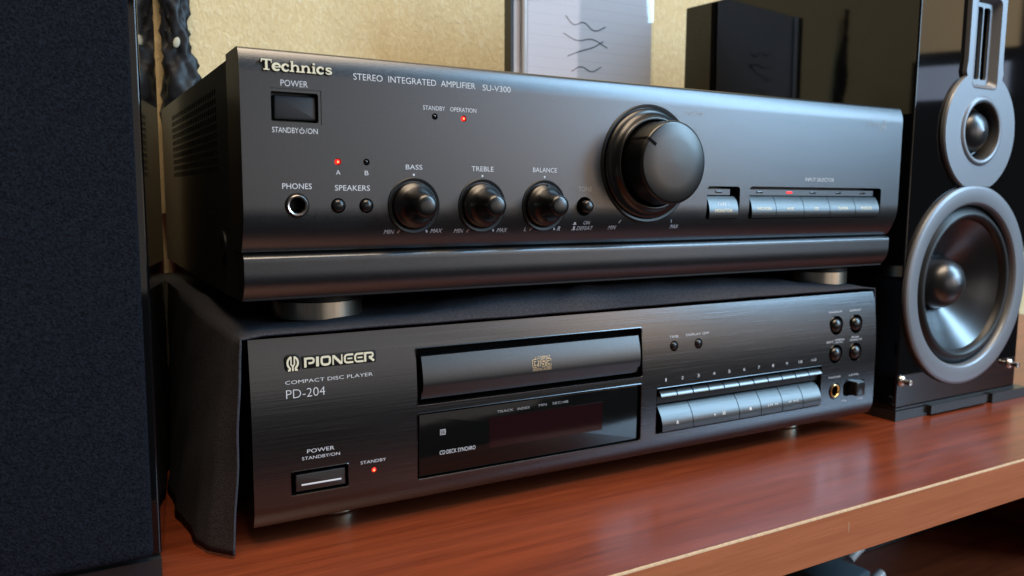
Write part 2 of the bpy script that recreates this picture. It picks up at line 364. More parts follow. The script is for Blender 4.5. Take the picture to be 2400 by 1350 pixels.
# lower panel with its bevelled ledge
P2 = [(28, ZG-0.6), (7.6, ZG-0.6), (5.4, ZG-1.6), (4.6, ZG-2.6)]
for i in range(13):
    t = i/12; z = ZG-3.2-(ZG-3.2-ZB)*t; P2.append((4.4+0.2*t+6.2*max(0, (t-0.35)/0.65)**2.2, z))
P2.append((28, ZB))
lp = B().prof(P2, 0.4, 429.2).obj('lower_panel', M_AMP, amp, ang=28); weighted(lp)
B().box(0.5, 429.5, 8.3, 27.5, ZG-0.58, ZG-0.02).obj('groove', M_VOID, amp, smooth=False)
B().box(1.2, 428.8, 9.5, 28.4, ZB+0.5, ZT-1.2).obj('front_bezel', M_BEZEL, amp, smooth=False)
# case: side panels with real ventilation slots
YR = 284.0
def side_plate(x):
    ys = [28.5]; zs = [113.0]; holes_y = []; holes_z = []
    y = 63.0
    for k in range(26): ys += [y, y+4.0]; holes_y.append(y); y += 6.4
    ys.append(YR)
    z = 171.0
    for k in range(10): zs += [z, z+2.9]; holes_z.append(z); z += 4.05
    zs.append(219.4)
    bb = B(); v = [(x, yy, zz) for yy in ys for zz in zs]; nz = len(zs); f = []
    for i in range(len(ys)-1):
        for j in range(nz-1):
            if ys[i] in holes_y and zs[j] in holes_z: continue
            f.append((i*nz+j, i*nz+j+1, (i+1)*nz+j+1, (i+1)*nz+j))
    bb.add(v, f); return bb
for x in (1.5, 428.5):
    o = side_plate(x).obj('side_panel', M_AMPSIDE, amp, smooth=False)
    sm = o.modifiers.new('thickness', 'SOLIDIFY'); sm.thickness = 0.9*S; sm.offset = 0
bb = B(); bb.box(2.0, 428, 28.5, YR, 218.4, 219.4); bb.obj('case_top', M_AMPSIDE, amp, smooth=False)
B().box(2.0, 428, 28.5, YR, 113.0, 114.0).obj('case_bottom', M_AMPSIDE, amp, smooth=False)
B().box(2.0, 428, YR-1, YR, 114.1, 218.3).obj('case_back', M_AMPSIDE, amp, smooth=False)
B().box(8, 422, 34, 250, 118, 214).obj('inner_chassis', M_VOID, amp, smooth=False)
b = B()
Ls = []
for r, x in ((7.2, 1.0), (7.2, 0.2), (6.2, -0.4), (3.0, -0.2), (2.0, 0.3)):
    Ls.append([(x, 53.5+r*math.cos(2*math.pi*i/32), 136+r*math.sin(2*math.pi*i/32)) for i in range(32)])
b.loops(Ls); b.obj('side_screw_cap', M_BLACK, amp)
# feet
for (fx, fy) in ((43, 46), (398, 40), (43, 236), (387, 236)):
    b = B().lathe([(19, 114.0), (22, 113.0), (22, 110.2)], fx, 0, 48, axis='z', cy=fy); ft = b.obj('foot_collar', M_BLACK, amp)
    B().lathe([(21.5, 110.1), (21.9, 109.7), (21.9, 101.6), (21.3, 101.0), (20, 101.0)], fx, 0, 64, axis='z', cy=fy).obj('foot', M_FOOT, amp)

# power button
rcap(14.0, 31.9, 192.2, 202.4, 0.7, 8, 1.6, 0.7).obj('power_button', M_PBTN, amp)
# LEDs
def led(x, z, on, parent, y=0.0, r=1.05, name='indicator_led'):
    o = B().lathe([(r, y+6), (r, y+0.5), (r*0.85, y+0.05), (r*0.45, y-0.25), (0.05, y-0.3)], x, z, 24).obj(name, M_LED if on else M_LEDOFF, parent, ang=80, label='glowing red light' if on else None)
    if on: B().lathe([(r*0.45, y-0.255), (r*0.3, y-0.36), (0.03, y-0.38)], x-0.12, z-0.1, 16).obj('led_core', M_LEDHOT, o, ang=80)
led(86.9, 196.9, False, amp); led(101.8, 196.7, True, amp); led(40.6, 175.0, True, amp); led(53.6, 175.2, False, amp)
# phones socket
sock = B().lathe([(5.2, 16), (5.2, 0.2), (4.9, -0.25), (4.6, -0.3), (4.3, -0.1)], 22.3, 156, 48, False, False).obj('phones_socket', M_KNOBDK, amp)
B().lathe([(4.5, 1.0), (4.45, -0.9), (4.15, -1.25), (3.55, -1.05), (3.3, -0.4), (3.25, 0.6)], 22.3, 156, 48, False, False).obj('socket_ring', M_NICKEL, sock)
B().lathe([(3.28, 0.4), (3.2, 11.8), (0.02, 11.9)], 22.3, 156, 32, False, False).obj('socket_hole', M_VOID, sock)
for x in (40.4, 53.3):
    B().lathe([(2.7, 7), (2.7, -0.6), (2.3, -1.2), (1.4, -1.6), (0.02, -1.7)], x, 155.9, 32).obj('speaker_button', M_BTNDK, amp, ang=80)
tb = B().lathe([(3.25, 7), (3.25, -3.4), (2.8, -4.1), (1.6, -4.5), (0.02, -4.6)], 172.0, 155.4, 32).obj('tone_button', M_KNOB, amp, ang=80)
# tone knobs
def tone_knob(x, z, ang_, name):
    k = B().lathe([(10.7, 1.0), (10.7, -1.6), (10.4, -2.3), (9.7, -2.8), (8.8, -3.35), (7.9, -4.2), (7.1, -5.5), (6.4, -7.3), (5.9, -9.6), (5.5, -12.4), (5.25, -14.6), (4.8, -15.4), (3.4, -15.9), (1.6, -16.1), (0.02, -16.15)], x, z, 64).obj(name, M_KNOB, amp, ang=60)
    B().lathe([(12.9, 4.5), (12.9, -0.15), (12.5, -0.45), (11.2, -0.2), (10.9, 0.8)], x, z, 64, False, False).obj('collar', M_KNOBDK, k)
    a = R(ang_); dx, dz = math.cos(a), math.sin(a); nx, nz = -dz, dx; w = 0.32; V = []
    for r, y in ((10.75, -1.2), (10.35, -2.62), (9.4, -3.02), (8.6, -3.14)):
        V += [(x+dx*r+nx*w, y, z+dz*r+nz*w), (x+dx*r-nx*w, y, z+dz*r-nz*w)]
    new('pointer_mark', V, [(0, 1, 3, 2), (2, 3, 5, 4), (4, 5, 7, 6)], M_VOID, k, smooth=False)
    return k
tone_knob(76.2, 155.95, -42, 'bass_knob'); tone_knob(111.7, 155.95, -58, 'treble_knob'); tone_knob(146.9, 155.95, 90, 'balance_knob')
# volume knob
vx, vz = 213.3, 178.4
vk = B().lathe([(22.6, -3), (21.9, -6.8), (21.8, -8), (21.65, -19.8), (21.4, -20.7), (20.8, -21.2), (20.0, -21.45), (12, -21.9), (0.02, -22.15)], vx, vz, 96).obj('volume_knob', M_KNOB, amp, ang=60)
B().lathe([(29.6, 1), (29.6, -1.0), (29.0, -2.2), (27.6, -2.6), (26.2, -3.4), (25.2, -5.0), (24.6, -6.4), (24.0, -6.9), (23.3, -6.7), (22.7, -5.6), (22.7, -2)], vx, vz, 96, False, False).obj('skirt', M_KNOB, vk, ang=70)
B().lathe([(31.7, 1.5), (31.7, -0.3), (31.2, -0.7), (30.0, -0.5), (29.6, 0.6)], vx, vz, 96, False, False).obj('collar', M_KNOBDK, vk)
a = R(146); dx, dz = math.cos(a), math.sin(a); nx, nz = -dz, dx; V = []; w = 0.85
for r, y in ((21.95, -8), (21.78, -19.9), (21.2, -21.0), (20.0, -21.58), (15.6, -21.85)):
    V += [(vx+dx*r+nx*w, y, vz+dz*r+nz*w), (vx+dx*r-nx*w, y, vz+dz*r-nz*w)]
new('pointer_mark', V, [(2*i, 2*i+1, 2*i+3, 2*i+2) for i in range(4)], M_VOID, vk, smooth=False)
# selector buttons
def curved_button(x0, x1, z0, z1, yt, ym, yb, depth, m, name, parent, gap=0.22, n=14):
    Pq = [(depth, z1)]
    for i in range(n+1):
        t = i/n; z = z1-(z1-z0)*t
        y = (1-t)*(1-2*t)*yt + 4*t*(1-t)*ym + t*(2*t-1)*yb
        Pq.append((y, z))
    Pq.append((depth, z0))
    return B().prof(Pq, x0+gap, x1-gap).obj(name, m, parent, ang=30)
xs = [292.0, 312.6, 337.0, 361.0, 385.6, 409.6]
selb = [curved_button(258.2, 281.2, 148.3, 161.2, 2.6, -0.5, -0.4, 9, M_BTN, 'tape_button', amp)]
for k, nm in enumerate(('video_button', 'aux_button', 'disc_button', 'tuner_button', 'phono_button')):
    selb.append(curved_button(xs[k], xs[k+1], 148.3, 161.2, 2.6, -0.5, -0.4, 9, M_BTN, nm, amp))
B().box(257.2, 277.6, 3.2, 9, 161.9, 165.4).obj('indicator_strip', M_AMP, amp, smooth=False)
B().box(290.8, 407.6, 3.2, 9, 161.9, 165.4).obj('indicator_strip', M_AMP, amp, smooth=False)
for x, on in ((268.5, 0), (302, 0), (327.5, 1), (349, 0), (373, 0), (397, 0)):
    rcap(x-2.6, x+2.6, 163.1, 164.4, 0.6, 4, 2.9, 0.2).obj('selector_light', M_LED if on else M_LEDOFF, amp, label='glowing red light' if on else None)
B().box(257, 282.5, 10.5, 11.4, 148, 166.8).obj('recess_back', M_VOID, amp, smooth=False)
B().box(290.6, 411.5, 10.5, 11.4, 148, 167).obj('recess_back', M_VOID, amp, smooth=False)
def btn_y(z):
    t = (161.2-z)/(161.2-148.3); return (1-t)*(1-2*t)*2.6 + 4*t*(1-t)*-0.5 + t*(2*t-1)*-0.4
text(amp, 'TAPE 1', 265.0, 274.0, 155.6, 157.4, btn_y, M_PRINT); text(amp, 'MONITOR', 262.6, 276.2, 152.0, 153.8, btn_y, M_PRINTGOLD)
text(amp, 'TAPE 2/VIDEO', 296, 308.5, 153.2, 154.8, btn_y, M_PRINTGOLD); text(amp, 'AUX', 322, 328, 153.2, 154.8, btn_y, M_PRINTGOLD)
text(amp, 'CD', 346.5, 350.5, 153.2, 154.8, btn_y, M_PRINTGOLD); text(amp, 'TUNER', 368.5, 378.5, 153.2, 154.8, btn_y, M_PRINTGOLD); text(amp, 'PHONO', 391.5, 402, 153.2, 155.0, btn_y, M_PRINTGOLD)

# printed words on the amplifier
A = lambda s, x0, x1, z0, z1, **k: text(amp, s, x0, x1, z0, z1, ampY, **k)
A('STEREO  INTEGRATED  AMPLIFIER', 48.2, 107.9, 210.7, 213.5, thin=-0.006); A('SU-V300', 111.8, 127.1, 210.4, 213.2, thin=-0.006)
A('POWER', 16.6, 28.0, 205.8, 208.4, thin=-0.004); A('STANDBY', 12.6, 23.6, 186.5, 188.8); A('/ON', 26.6, 31.9, 186.5, 188.8)
pw = B(); pw.ribbon(arc(25.1, 187.5, 0.95, 0.95, 125, 415, 20), 0.3, -0.03, -0.07); pw.ribbon([(25.1, 187.7), (25.1, 189.0)], 0.3, -0.03, -0.08); pw.obj('standby_symbol', M_PRINT, amp)
A('STANDBY', 81.0, 92.1, 199.7, 201.7); A('OPERATION', 94.7, 108.4, 199.7, 201.7)
A('A', 39.6, 41.6, 169.4, 171.4); A('B', 52.7, 54.5, 169.4, 171.4)
A('PHONES', 16.2, 28.8, 163.0, 165.4); A('SPEAKERS', 39.0, 55.0, 162.5, 164.9)
A('BASS', 72.3, 80.5, 172.4, 174.6); A('TREBLE', 106.0, 117.9, 172.3, 174.6); A('BALANCE', 140.2, 154.4, 172.5, 174.8)
A('TONE', 167.9, 176.2, 163.2, 165.6, m=M_PRINTDIM); A('VOLUME', 238.8, 251.7, 206.0, 208.2, m=M_PRINTDIM); A('INPUT SELECTOR', 337.6, 364.4, 170.8, 173.0, m=M_PRINT)
A('MIN', 62.3, 67.3, 142.9, 144.9, shear=0.2); A('MAX', 85.5, 91.5, 143.0, 145.0, shear=0.2); A('MIN', 97.8, 102.8, 142.8, 144.8, shear=0.2); A('MAX', 121.2, 127.0, 142.7, 144.8, shear=0.2)
A('L', 136.7, 138.2, 143.0, 145.1, shear=0.2); A('R', 156.5, 158.4, 142.9, 145.1, shear=0.2); A('ON', 172.3, 176.4, 145.9, 147.8, shear=0.2); A('DEFEAT', 168.7, 178.9, 143.0, 145.0, shear=0.2)
A('MIN', 188.9, 194.1, 143.0, 145.2, shear=0.2); A('MAX', 232.0, 237.9, 143.0, 145.2, shear=0.2)
ic = B()
for z in (146.1, 143.2): ic.ribbon([(165.6, z), (168.0, z)], 0.35, -0.03, -0.07, surf=ampY)
ic.ribbon([(166.3, 146.8), (167.4, 146.8)], 0.9, -0.03, -0.08, surf=ampY); ic.ribbon([(166.3, 144.3), (167.4, 144.3)], 1.7, -0.03, -0.08, surf=ampY)
ic.obj('tone_symbols', M_PRINT, amp, smooth=False)
for x, z in ((76.25, 170.0), (111.8, 170.1), (147.1, 170.2)): B().poly(circ(x, z, 0.55, 16), -0.02, -0.07).obj('scale_dot', M_PRINT, amp, smooth=False)
for x, z, dx_ in ((69.4, 143.9, -.45), (83.4, 144.0, .4), (105.1, 143.7, -.45), (119.0, 143.9, .4), (140.6, 144.0, -.45), (154.6, 144.0, .4)):
    B().ribbon([(x+dx_, z-0.75), (x-dx_, z+0.75)], 0.75, -0.03, -0.08, surf=ampY).obj('scale_mark', M_PRINT, amp, smooth=False)
for x, z, dx_ in ((195.9, 147.3, -.7), (231.8, 147.1, .3)): B().ribbon([(x+dx_, z-0.9), (x-dx_, z+0.9)], 0.35, -0.03, -0.08, surf=ampY).obj('scale_mark', M_PRINT, amp, smooth=False)
A('New Class', 392.4, 406.0, 207.6, 209.6, m=M_PRINTDIM, shear=0.15)
lg = B(); lg.ribbon([(405.6, 204.9), (406.8, 204.9), (411.6, 211.6), (411.9, 205.8)], [0.7, 0.6, 0.6, 0.9], -0.03, -0.08); lg.ribbon([(408.4, 207.7), (411.6, 207.7)], 0.45, -0.03, -0.09); lg.obj('class_a_mark', M_PRINTDIM, amp, smooth=False)

# raised badge lettering (slab serif), built stroke by stroke
def badge(parent, letters, x0, z0, sx, sz, yb, yf, m, name='badge_letter', fat=1.0):
    for strokes in letters:
        b = B(); k = 0
        for pts, w in strokes:
            q = [(x0+x*sx, z0+z*sz) for x, z in pts]
            b.ribbon(q, [i*sz*fat for i in w] if isinstance(w, list) else w*sz*fat, yb, yf-0.012*k); k += 1
        b.obj(name, m, parent, ang=50)
def shift(strokes, dx): return [([(x+dx, z) for x, z in p], w) for p, w in strokes]
TH, tn = 0.17, 0.085
def serif(x, z, w): return ([(x-w/2, z), (x+w/2, z)], tn*1.15)
LT = [([(0.42, 0.05), (0.42, 0.95)], 0.19), ([(0.0, 0.945), (0.84, 0.945)], 0.11), ([(0.035, 1.0), (0.035, 0.70)], [0.09, 0.06]), ([(0.805, 1.0), (0.805, 0.70)], [0.09, 0.06]), serif(0.42, 0.045, 0.46)]
LE = [(arc(0.36, 0.345, 0.28, 0.30, 0, 320, 22), [0.12 + 0.09*abs(math.sin(R(180*(i/22)))) for i in range(23)]), ([(0.10, 0.345), (0.68, 0.345)], 0.085)]
LC = [(arc(0.34, 0.345, 0.27, 0.30, 48, 325, 22), [0.10 + 0.10*math.sin(R(180*(i/22))) for i in range(23)]), (circ(0.52, 0.52, 0.045, 10), 0.10)]
LH = [([(0.14, 0.04), (0.14, 0.98)], TH), serif(0.12, 0.045, 0.34), ([(0.0, 0.955), (0.2, 0.955)], tn), (arc(0.40, 0.42, 0.20, 0.20, 175, 0, 12), 0.12), ([(0.61, 0.43), (0.61, 0.04)], TH), serif(0.63, 0.045, 0.34)]
LN = [([(0.14, 0.04), (0.14, 0.64)], TH), serif(0.12, 0.045, 0.34), ([(0.0, 0.615), (0.2, 0.615)], tn), (arc(0.40, 0.42, 0.20, 0.20, 175, 0, 12), 0.12), ([(0.61, 0.43), (0.61, 0.04)], TH), serif(0.63, 0.045, 0.34)]
LI = [([(0.17, 0.04), (0.17, 0.64)], TH), serif(0.17, 0.045, 0.34), ([(0.02, 0.615), (0.22, 0.615)], tn), ([(0.17, 0.80), (0.17, 0.97)], 0.18)]
LS = [([(0.50, 0.50), (0.46, 0.60), (0.30, 0.64), (0.13, 0.58), (0.12, 0.46), (0.24, 0.37), (0.40, 0.32), (0.50, 0.22), (0.46, 0.10), (0.28, 0.045), (0.12, 0.09), (0.07, 0.20)], [0.09, 0.10, 0.10, 0.13, 0.15, 0.16, 0.16, 0.15, 0.13, 0.10, 0.10, 0.09])]
word = []; cx_ = 0.0
for L_, w_ in ((LT, 0.86), (LE, 0.74), (LC, 0.70), (LH, 0.86), (LN, 0.86), (LI, 0.40), (LC, 0.70), (LS, 0.60)):
    word.append(shift(L_, cx_)); cx_ += w_
badge(amp, word, 8.6, 211.8, 30.0/cx_, 4.35, 0.0, -0.85, M_GOLD, fat=1.16)
bkt = []
for st in word: bkt.append([(p, ([i+0.07 for i in w] if isinstance(w, list) else w+0.07)) for p, w in st])
badge(amp, bkt, 8.3, 211.65, 30.0/cx_, 4.35, 0.0, -0.45, M_KNOBDK, fat=1.12, name='badge_letter_edge')

# ------------------------------------------------------------------ disc player
CA = R(-0.73)
cd = Thing('disc_player', 'low black brushed metal compact disc player on the wooden top under the amplifier', 'disc player', (2.64, 14.02, 0), CA, local=True)
CZ0, CZ1 = 10.45, 96.6
def cdY(z):
    if z > 50: return -4+4*((z-50)/46.6)**2
    if z < 20: return -4+3.5*((20-z)/9.55)**2
    return -4.0
Pc = [(14, CZ1)]
for i in range(23): z = CZ1-(CZ1-50)*i/22; Pc.append((cdY(z), z))
Pc += [(-4, 42), (-4, 30), (-4, 21)]
for i in range(9): z = 20-(20-CZ0)*i/8; Pc.append((cdY(z), z))
Pc.append((14, CZ0))
body = B().prof(Pc, 0, 420); cut = B()
cut.poly(rrect(78.6, 216.8, 58.2, 86.2, 1.4), -8, 12)
cut.poly(rrect(78.4, 216.0, 20.9, 54.0, 1.2), -8, 4)
cut.poly(rrect(16.5, 43.3, 23.7, 34.8, 1.0), -8, 8)
cut.poly(rrect(227.4, 366.0, 23.0, 49.8, 0.8), -8, 12)
cut.poly(circ(56.0, 29.6, 1.25, 20), -8, 8)
for x, z in ((240.1, 73.9), (258.8, 73.8)): cut.poly(circ(x, z, 3.1, 28), -8, 8)
FB = ((379.8, 75.6), (399.4, 75.3), (379.2, 56.5), (398.8, 56.2))
for x, z in FB: cut.poly(circ(x, z, 6.3, 36), -8, 8)
cut.poly(circ(380.0, 31.3, 5.8, 36), -8, 12)
cut.poly(rrect(388.5, 411, 26.2, 36.2, 3.0), -8, 0.5)
me = bool_cut(body.v, body.f, cut)
cf = link('faceplate', me, M_CD, cd, ang=26); weighted(cf)
B().box(3, 417, 14.2, 262, CZ0+0.4, 95.6).obj('case', M_AMPSIDE, cd, smooth=False)
B().box(0.6, 419.4, 6, 14.1, CZ0+0.6, CZ1-0.8).obj('plate_backing', M_VOID, cd, smooth=False)
for fx, fy in ((46, 36), (371, 36), (46, 235), (371, 235)):
    B().lathe([(13, CZ0+0.3), (15, CZ0-0.6), (15, 0.8), (14.2, 0.05)], fx, 0, 40, axis='z', cy=fy).obj('foot', M_FOOT, cd)
# bright arrises round the openings
def trim(x0, x1, z0, z1, r, name, w=0.55, full=True, surf=cdY):
    P0 = rrect(x0, x1, z0, z1, r); b = B(); Ls = []
    for x, z in P0+[P0[0]]:
        cxm, czm = (x0+x1)/2, (z0+z1)/2; dx = math.copysign(w, x-cxm) if abs(abs(x-cxm)-(x1-x0)/2) < r+0.01 else 0; dz = math.copysign(w, z-czm) if abs(abs(z-czm)-(z1-z0)/2) < r+0.01 else 0
        Ls.append([(x-dx*0.15, surf(z)+1.2, z-dz*0.15), (x-dx*0.1, surf(z)+0.15, z-dz*0.1), (x+dx*0.35, surf(z)-0.16, z+dz*0.35), (x+dx, surf(z)+0.02, z+dz)])
    b.loops(Ls, False, False, closed=False); return b.obj(name, M_CD, cd)
trim(78.6, 216.8, 58.2, 86.2, 1.4, 'tray_surround'); trim(78.4, 216.0, 20.9, 54.0, 1.2, 'display_surround'); trim(16.5, 43.3, 23.7, 34.8, 1.0, 'power_surround', 0.45); trim(227.4, 366.0, 23.0, 49.8, 0.8, 'button_surround', 0.4)
# tray
Pt = [(9, 82.0)]
for i in range(17):
    t = i/16; z = 82.0-17.6*t; Pt.append((-1.4-2.8*math.sin(min(1, t*1.25)*math.pi/2) + 1.6*max(0, t-0.8)/0.2*0.5, z))
Pt += [(-2.2, 64.2), (-1.2, 60.6), (9, 60.6)]
def trayY(z):
    t = (82.0-z)/17.6; return -1.4-2.8*math.sin(min(1, t*1.25)*math.pi/2)
tray = B().prof(Pt, 81.6, 214.8).obj('disc_tray', M_TRAY, cd, ang=30)
B().prof([(-1.9, 64.0), (-0.9, 60.4), (9, 60.4), (9, 64.0)], 81.5, 214.9).obj('tray_lip', M_BLACK, tray, smooth=False)
B().box(79, 216.5, 10.5, 11.5, 58.4, 86).obj('tray_recess', M_VOID, cd, smooth=False)
# tray emblem: outlined lettering with small words above and below
def ol(pts, r=0.5): return rounded(pts, r)
dz0, sc_ = 70.9, 1.0
lets = [ol([(146.1, 71.1), (144.2, 71.1), (144.2, 74.4), (146.1, 74.4)]), [(146.15, 71.1), (146.15, 76.0)], [(147.75, 71.1), (147.75, 74.55)],
        ol([(151.2, 74.3), (149.4, 74.3), (149.4, 72.9), (151.0, 72.9), (151.0, 71.2), (149.3, 71.2)]), ol([(154.6, 73.5), (154.6, 74.3), (152.5, 74.3), (152.5, 71.2), (154.6, 71.2), (154.6, 72.1)])]
b1 = B(); b2 = B()
for i, p in enumerate(lets): b1.ribbon(p, 1.25, -0.02, -0.06-0.004*i, surf=trayY); b2.ribbon(p, 0.62, -0.02, -0.10-0.004*i, surf=trayY)
b1.obj('disc_emblem', M_PRINTGOLD, tray, smooth=False); b2.obj('disc_emblem_inlay', M_BLACK, tray, smooth=False)
text(tray, 'COMPACT', 147.3, 154.9, 75.1, 76.4, trayY, M_PRINTGOLD); text(tray, 'DIGITAL AUDIO', 143.7, 155.2, 68.9, 70.2, trayY, M_PRINTGOLD)
# display
disp = rcap(79.6, 214.9, 21.6, 53.2, 0.6, 3, -2.6, 0.3).obj('display_window', M_DISPLAY, cd)
B().box(118.8, 190, -2.66, -2.0, 30.5, 46.5).obj('display_filter', M_DISPRED, disp, smooth=False)
dY = lambda z: -2.62
D = lambda s, x0, x1, z0, z1, m=M_PRINTDIM, **k: text(disp, s, x0, x1, z0, z1, dY, m, off=0.08, **k)
D('TRACK', 123.3, 133.0, 48.6, 49.9); D('INDEX', 135.4, 143.0, 48.6, 49.9); D('MIN', 148.5, 153.3, 48.9, 50.2); D('SEC/dB', 157.0, 167.1, 48.9, 50.2)
D('CD\u00b7DECK SYNCHRO', 90.8, 110.8, 31.2, 33.3, M_PRINT)
B().box(91.0, 94.1, -2.72, -2.6, 41.3, 44.2).obj('display_logo', M_PRINTDIM, disp, smooth=False); text(disp, 'SR', 91.3, 93.7, 41.7, 43.7, dY, M_BLACK, off=0.16)
# power button
rcap(18.9, 42.5, 24.6, 32.8, 0.4, 8, -2.6, 0.5).obj('power_button', M_TRAY, cd)
rcap(21.4, 40.3, 27.1, 27.9, 0.3, -2.4, -2.85, 0.15).obj('power_button_line', M_PRINT, cd)
led(56.0, 29.6, True, cd, y=-3.9, r=1.15)
# round buttons
for x, z in ((240.1, 73.9), (258.8, 73.8)):
    y = cdY(z); B().lathe([(2.6, y+7), (2.6, y+0.4), (2.2, y-0.4), (1.2, y-0.9), (0.02, y-1.05)], x, z, 28).obj('small_button', M_BTNDK, cd, ang=80)
for x, z in FB:
    y = cdY(z); B().lathe([(4.9, y+7), (4.9, y+0.4), (4.6, y-0.5), (3.6, y-1.5), (2.0, y-2.2), (0.02, y-2.4)], x, z, 40).obj('round_button', M_KNOB, cd, ang=80)
    B().lathe([(6.3, y+5.0), (6.25, y+0.5), (6.6, y-0.12), (6.7, y+0.0)], x, z, 40, False, False).obj('button_well', M_CD, cd)
    B().lathe([(6.2, y+5), (0.02, y+5.1)], x, z, 32, False, False).obj('well_floor', M_VOID, cd)
# number keys and transport keys
B().box(228, 365.6, -1.5, 9, 40.0, 44.4).obj('button_shelf', M_BLACK, cd, smooth=False)
B().box(227.6, 365.8, 10.5, 11.5, 23.2, 49.6).obj('button_recess', M_VOID, cd, smooth=False)
nx_ = [229.4+ (365.4-229.4)*i/11 for i in range(12)]
for i in range(11): curved_button(nx_[i], nx_[i+1], 44.8, 48.2, -2.2, -4.6, -5.4, 8, M_KEY, 'number_button', cd, gap=0.42, n=6)
bx = [230.0, 253.6, 291.0, 309.6, 328.6, 347.3, 364.6]
for i, nm in enumerate(('eject_button', 'play_button', 'stop_button', 'back_button', 'forward_button', 'plain_button')):
    curved_button(bx[i], bx[i+1], 24.3, 38.9, -0.4, -5.6, -6.4, 8, M_BTN, nm, cd, gap=0.28)
def bigY(z):
    t = (38.9-z)/14.6; return (1-t)*(1-2*t)*-0.4 + 4*t*(1-t)*-5.6 + t*(2*t-1)*-6.4
sy = B()
def tri(x, z, r, d): sy.ribbon([(x-d*r*0.5, z), (x+d*r*0.6, z)], [2*r*0.75, 0.05], -0.02, -0.08, surf=bigY)
tri(271.0, 29.6, 1.1, 1); sy.ribbon([(277.6, 28.6), (277.6, 30.8)], 0.6, -0.02, -0.08, surf=bigY); sy.ribbon([(279.0, 28.6), (279.0, 30.8)], 0.6, -0.02, -0.08, surf=bigY)
sy.ribbon([(299.6, 29.6), (301.4, 29.6)], 1.8, -0.02, -0.08, surf=bigY)
for x in (317.6, 319.2, 322.2, 323.8): tri(x, 29.8, 0.85, -1)
sy.ribbon([(316.0, 28.9), (316.0, 30.7)], 0.4, -0.02, -0.08, surf=bigY)
for x in (334.4, 336.0, 339.0, 340.6): tri(x, 29.8, 0.85, 1)
sy.ribbon([(342.4, 28.9), (342.4, 30.7)], 0.4, -0.02, -0.08, surf=bigY)
sy.ribbon([(241.6, 28.6), (241.6, 30.0)], [1.8, 0.05], -0.02, -0.08, surf=bigY); sy.ribbon([(240.7, 28.1), (242.5, 28.1)], 0.4, -0.02, -0.085, surf=bigY)
sy.obj('transport_symbols', M_WHITE, cd, smooth=False)
C_ = lambda s, x0, x1, z0, z1, m=M_PRINT, **k: text(cd, s, x0, x1, z0, z1, cdY, m, **k)
for i in range(11):
    s_ = ('1','2','3','4','5','6','7','8','9','10','>10')[i]; xm = 233.9+12.42*i; w_ = (0.45, 0.9, 0.9, 1.0, 0.9, 0.9, 0.9, 0.9, 0.9, 1.7, 2.4)[i]
    C_(s_, xm-w_, xm+w_, 53.6, 55.5, M_PRINT)
C_('TIME', 236.8, 243.6, 78.7, 80.0, M_PRINT); C_('DISPLAY OFF', 249.4, 267.4, 78.9, 80.2, M_PRINT)
C_('RANDOM', 373.5, 385.7, 84.2, 85.4); C_('REPEAT', 393.8, 405.1, 84.1, 85.3)
C_('EDIT', 370.3, 376.5, 64.4, 65.7); C_('/ NORMAL', 377.2, 388.0, 65.4, 66.6); C_('/ AUTO', 377.2, 386.0, 63.7, 64.9); C_('PEAK', 395.0, 402.6, 66.0, 67.2); C_('SEARCH', 393.0, 405.0, 64.2, 65.4)
C_('PHONES', 373.4, 385.2, 40.2, 41.4); C_('LEVEL', 393.8, 403.9, 40.0, 41.2); C_('MIN', 388.0, 392.2, 22.6, 23.8); C_('MAX', 404.0, 409.2, 22.4, 23.6)
C_('COMPACT DISC PLAYER', 15.3, 56.3, 75.5, 77.1, thin=-0.008, m=M_PRINT); C_('PD-204', 15.5, 33.2, 69.0, 73.0, thin=-0.016)
C_('POWER', 24.1, 36.8, 42.7, 44.5, thin=-0.004); C_('STANDBY/ON', 21.7, 39.4, 39.7, 41.2, thin=-0.004); C_('STANDBY', 49.3, 62.0, 33.3, 34.8, thin=-0.004)
# phones socket and level slider
ps = B().lathe([(5.7, 10), (5.7, -4.0), (5.3, -4.35), (4.9, -4.2)], 380.0, 31.3, 40, False, False).obj('phones_socket', M_KNOBDK, cd)
B().lathe([(4.6, -3.0), (4.6, -4.6), (4.2, -4.9), (3.6, -4.75), (3.3, -4.3), (3.25, -3.4)], 380.0, 31.3, 40, False, False).obj('socket_ring', M_GOLDMET, ps)
B().lathe([(3.28, -3.6), (3.2, 8.5), (0.02, 8.6)], 380.0, 31.3, 24, False, False).obj('socket_hole', M_VOID, ps)
rcap(389, 410.5, 26.6, 35.8, 2.8, 0.6, 0.2, 0.1).obj('slider_bed', M_BLACK, cd)
rcap(396.5, 405.5, 26.4, 36.2, 0.8, 0, -8.5, 0.7).obj('level_slider', M_BTNDK, cd)
# maker's badge: emblem and wide letters on a dark backing
BX0, BZ0, BH = 24.0, 82.5, 4.5
bw = 0.235
LP = [([(0.12, 0), (0.12, 1)], bw), (rounded([(0.1, 0.90), (0.92, 0.90), (0.92, 0.40), (0.42, 0.40)], 0.26), [0.2]*14)]
LP = [LP[0], (LP[1][0], 0.20)]
LI2 = [([(0.15, 0), (0.15, 1)], 0.29)]
LO = [(rounded([(0.55, 0.90), (0.15, 0.90), (0.15, 0.10), (0.95, 0.10), (0.95, 0.90), (0.55, 0.90)], 0.34), 0.22)]
LN2 = [([(0.08, 0), (0.08, 1)], 0.13), ([(0.12, 0.93), (0.88, 0.07)], 0.27), ([(0.94, 0), (0.94, 1)], 0.13)]
LE2 = [(rounded([(0.98, 0.91), (0.14, 0.91), (0.14, 0.09), (0.98, 0.09)], 0.30), 0.19), ([(0.40, 0.5), (0.88, 0.5)], 0.13)]
